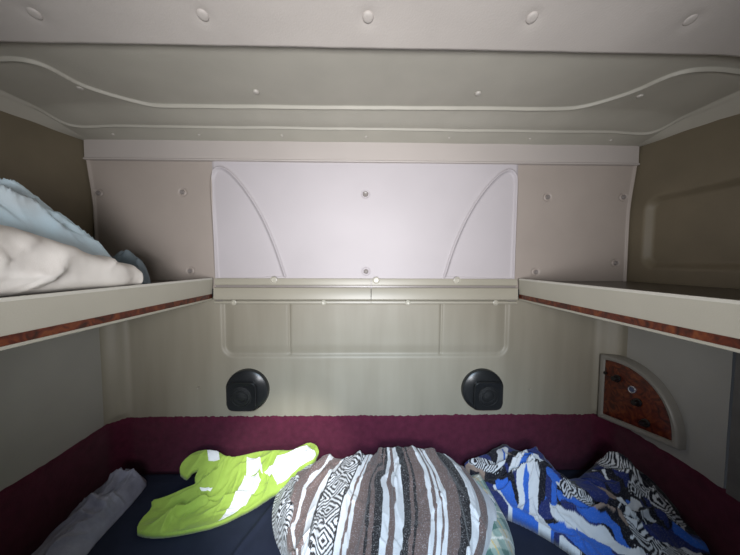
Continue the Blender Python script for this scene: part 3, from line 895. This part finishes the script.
# ------------------------------------------------------------------ pillow and cloths on the left shelf
ZP = ZS - .010
def pillow():
    yk = np.concatenate([np.linspace(.16, .20, 12), np.linspace(.20, .725, 120)[1:], np.linspace(.725, .737, 8)[1:]])
    hk = np.interp(yk, [.16, .20, .30, .44, .50, .56, .64, .70, .725, .737], [.03, .12, .150, .138, .128, .108, .080, .066, .063, .050])
    wk = np.interp(yk, [.16, .20, .40, .60, .725, .737], [.24, .30, .30, .27, .20, .18])
    n = 90
    th = np.linspace(0, 2 * math.pi, n, endpoint=False)
    P = np.zeros((len(yk), n + 1, 3))
    for i, y in enumerate(yk):
        a, b = np.cos(th), np.sin(th)
        x = np.sign(a) * np.abs(a) ** .45; z = np.sign(b) * np.abs(b) ** .6
        xi = -.588 - .006 * vnoise(np.array(y * 18), np.array(0.), 9)
        X = xi - wk[i] / 2 + x * wk[i] / 2
        Z = hk[i] * (.5 + .5 * z)
        yy = y + 0 * th
        f = .008 * ridged(X * 10 + yy * 4, yy * 8 - Z * 12, 501, 2) + .005 * fbm(yy * 18, Z * 20 + X * 14, 502)
        k = np.clip(Z / .03, 0, 1)
        f *= np.interp(y, [.5, .7], [1, .3])
        f = f + creases(yy, Z, 71, 18, (.3, .72, 0, .12), 15, 45, .004, .018, .012, .06) * np.interp(y, [.66, .72], [1, .2])
        P[i, :-1, 0] = X + x * f * k * .8; P[i, :-1, 1] = yy; P[i, :-1, 2] = ZP + .002 + np.maximum(Z + f * k * np.maximum(z, 0), 0)
    P[:, -1] = P[:, 0]
    o = grid_mesh('pillow', P, M_pillow)
    bm = bmesh.new(); bm.from_mesh(o.data); bmesh.ops.remove_doubles(bm, verts=bm.verts, dist=1e-6)
    bmesh.ops.holes_fill(bm, edges=[e for e in bm.edges if e.is_boundary]); bmesh.ops.recalc_face_normals(bm, faces=bm.faces); bm.to_mesh(o.data); bm.free()
    return o
tag(pillow(), 'white pillow lying along the edge of the left shelf', 'pillow')

sh = smooth_poly([(-1.005, .18), (-.665, .18), (-.655, .40), (-.645, .55), (-.635, .66), (-.625, .71), (-.64, .755), (-.70, .79), (-.78, .80), (-.90, .76), (-1.005, .72)], 2)
def h_sheet(x, y):
    d = seg_dist(x, y, sh, True)
    e = 1 - np.exp(-d / .035)
    rr = np.interp(y, [.18, .5, .60, .68, .74, .80], [.235, .23, .205, .150, .105, .055])
    r = np.minimum(rr, .075 + 1.5 * np.maximum(-.62 - x, 0) * np.interp(y, [.5, .75], [1.3, .8]))
    wx = x + .02 * vnoise(x * 10, y * 10, 511); wy = y + .02 * vnoise(x * 10, y * 10, 512)
    f = .026 * ridged(wx * 12 + wy * 6, wy * 5 - wx * 2, 513, 2) + .008 * fbm(wx * 26, wy * 16, 514)
    f = .5 * f + creases(wx, wy, 52, 44, (-.92, -.62, .35, .82), 82, 24, .003, .017, .042, .13) + creases(wx, wy, 53, 60, (-.92, -.62, .35, .82), 75, 50, .002, .008, .014, .05) - .035
    return np.maximum(e * (r + f), 0)
tag(cloth('bed_sheet', sh, h_sheet, .0025, M_sheet, base=ZP, thick=.002, drop=.03), 'pale blue sheet crumpled behind and over the white pillow', 'sheet')
gc = smooth_poly([(-.80, .815), (-.70, .81), (-.66, .79), (-.645, .81), (-.66, .86), (-.72, .89), (-.80, .89)], 2)
def h_gc(x, y):
    e = 1 - np.exp(-seg_dist(x, y, gc, True) / .012)
    return e * (.075 + creases(x, y, 61, 8, (-.8, -.65, .8, .88), 80, 40, .005, .02, .02, .06))
tag(cloth('folded_cloth', gc, h_gc, .003, M_greycl, base=ZP, thick=.002), 'small blue grey cloth bunched on the left shelf beyond the pillow tip', 'cloth')

# ------------------------------------------------------------------ light
def area(name, loc, target, sx, sy, power, color, spread=180):
    l = bpy.data.lights.new(name, 'AREA'); l.shape = 'RECTANGLE'; l.size = sx; l.size_y = sy; l.energy = power; l.color = color
    l.spread = math.radians(spread)
    o = bpy.data.objects.new(name, l); C.objects.link(o); o.location = loc
    o.rotation_euler = (Vector(target) - Vector(loc)).to_track_quat('-Z', 'Y').to_euler()
    return o
area('cab_daylight_opening', (0, -.40, CZ - .07), (0, 1.06, CZ + .16), .45, .30, 8.9, (.97, .97, 1.0), 97)
def spot(name, loc, target, deg, blend, power, color, rad):
    l = bpy.data.lights.new(name, 'SPOT'); l.energy = power; l.color = color; l.spot_size = math.radians(deg); l.spot_blend = blend; l.shadow_soft_size = rad
    o = bpy.data.objects.new(name, l); C.objects.link(o); o.location = loc
    o.rotation_euler = (Vector(target) - Vector(loc)).to_track_quat('-Z', 'Y').to_euler()
spot('windshield_skylight', (0, -.45, CZ + .30), (.05, .70, ZB + .10), 58, 1.0, 92, (.54, .77, 1.0), .12)
spot('vest_strip_fill_spot', (.15, -.5, CZ + .42), (-.27, .93, ZB + .07), 18, .8, 120, (1.0, .98, .92), .03)  # added narrow spot, makes the vest's reflective strips glow white
w = bpy.data.worlds.new('cab_daylight'); scn.world = w; w.use_nodes = True
w.node_tree.nodes['Background'].inputs['Color'].default_value = (.80, .88, 1.0, 1)
w.node_tree.nodes['Background'].inputs['Strength'].default_value = .025

scn.view_settings.view_transform = 'Standard'
scn.view_settings.look = 'None'
scn.view_settings.exposure = 0.0
scn.view_settings.gamma = 1.0
scn.view_settings.use_curve_mapping = False
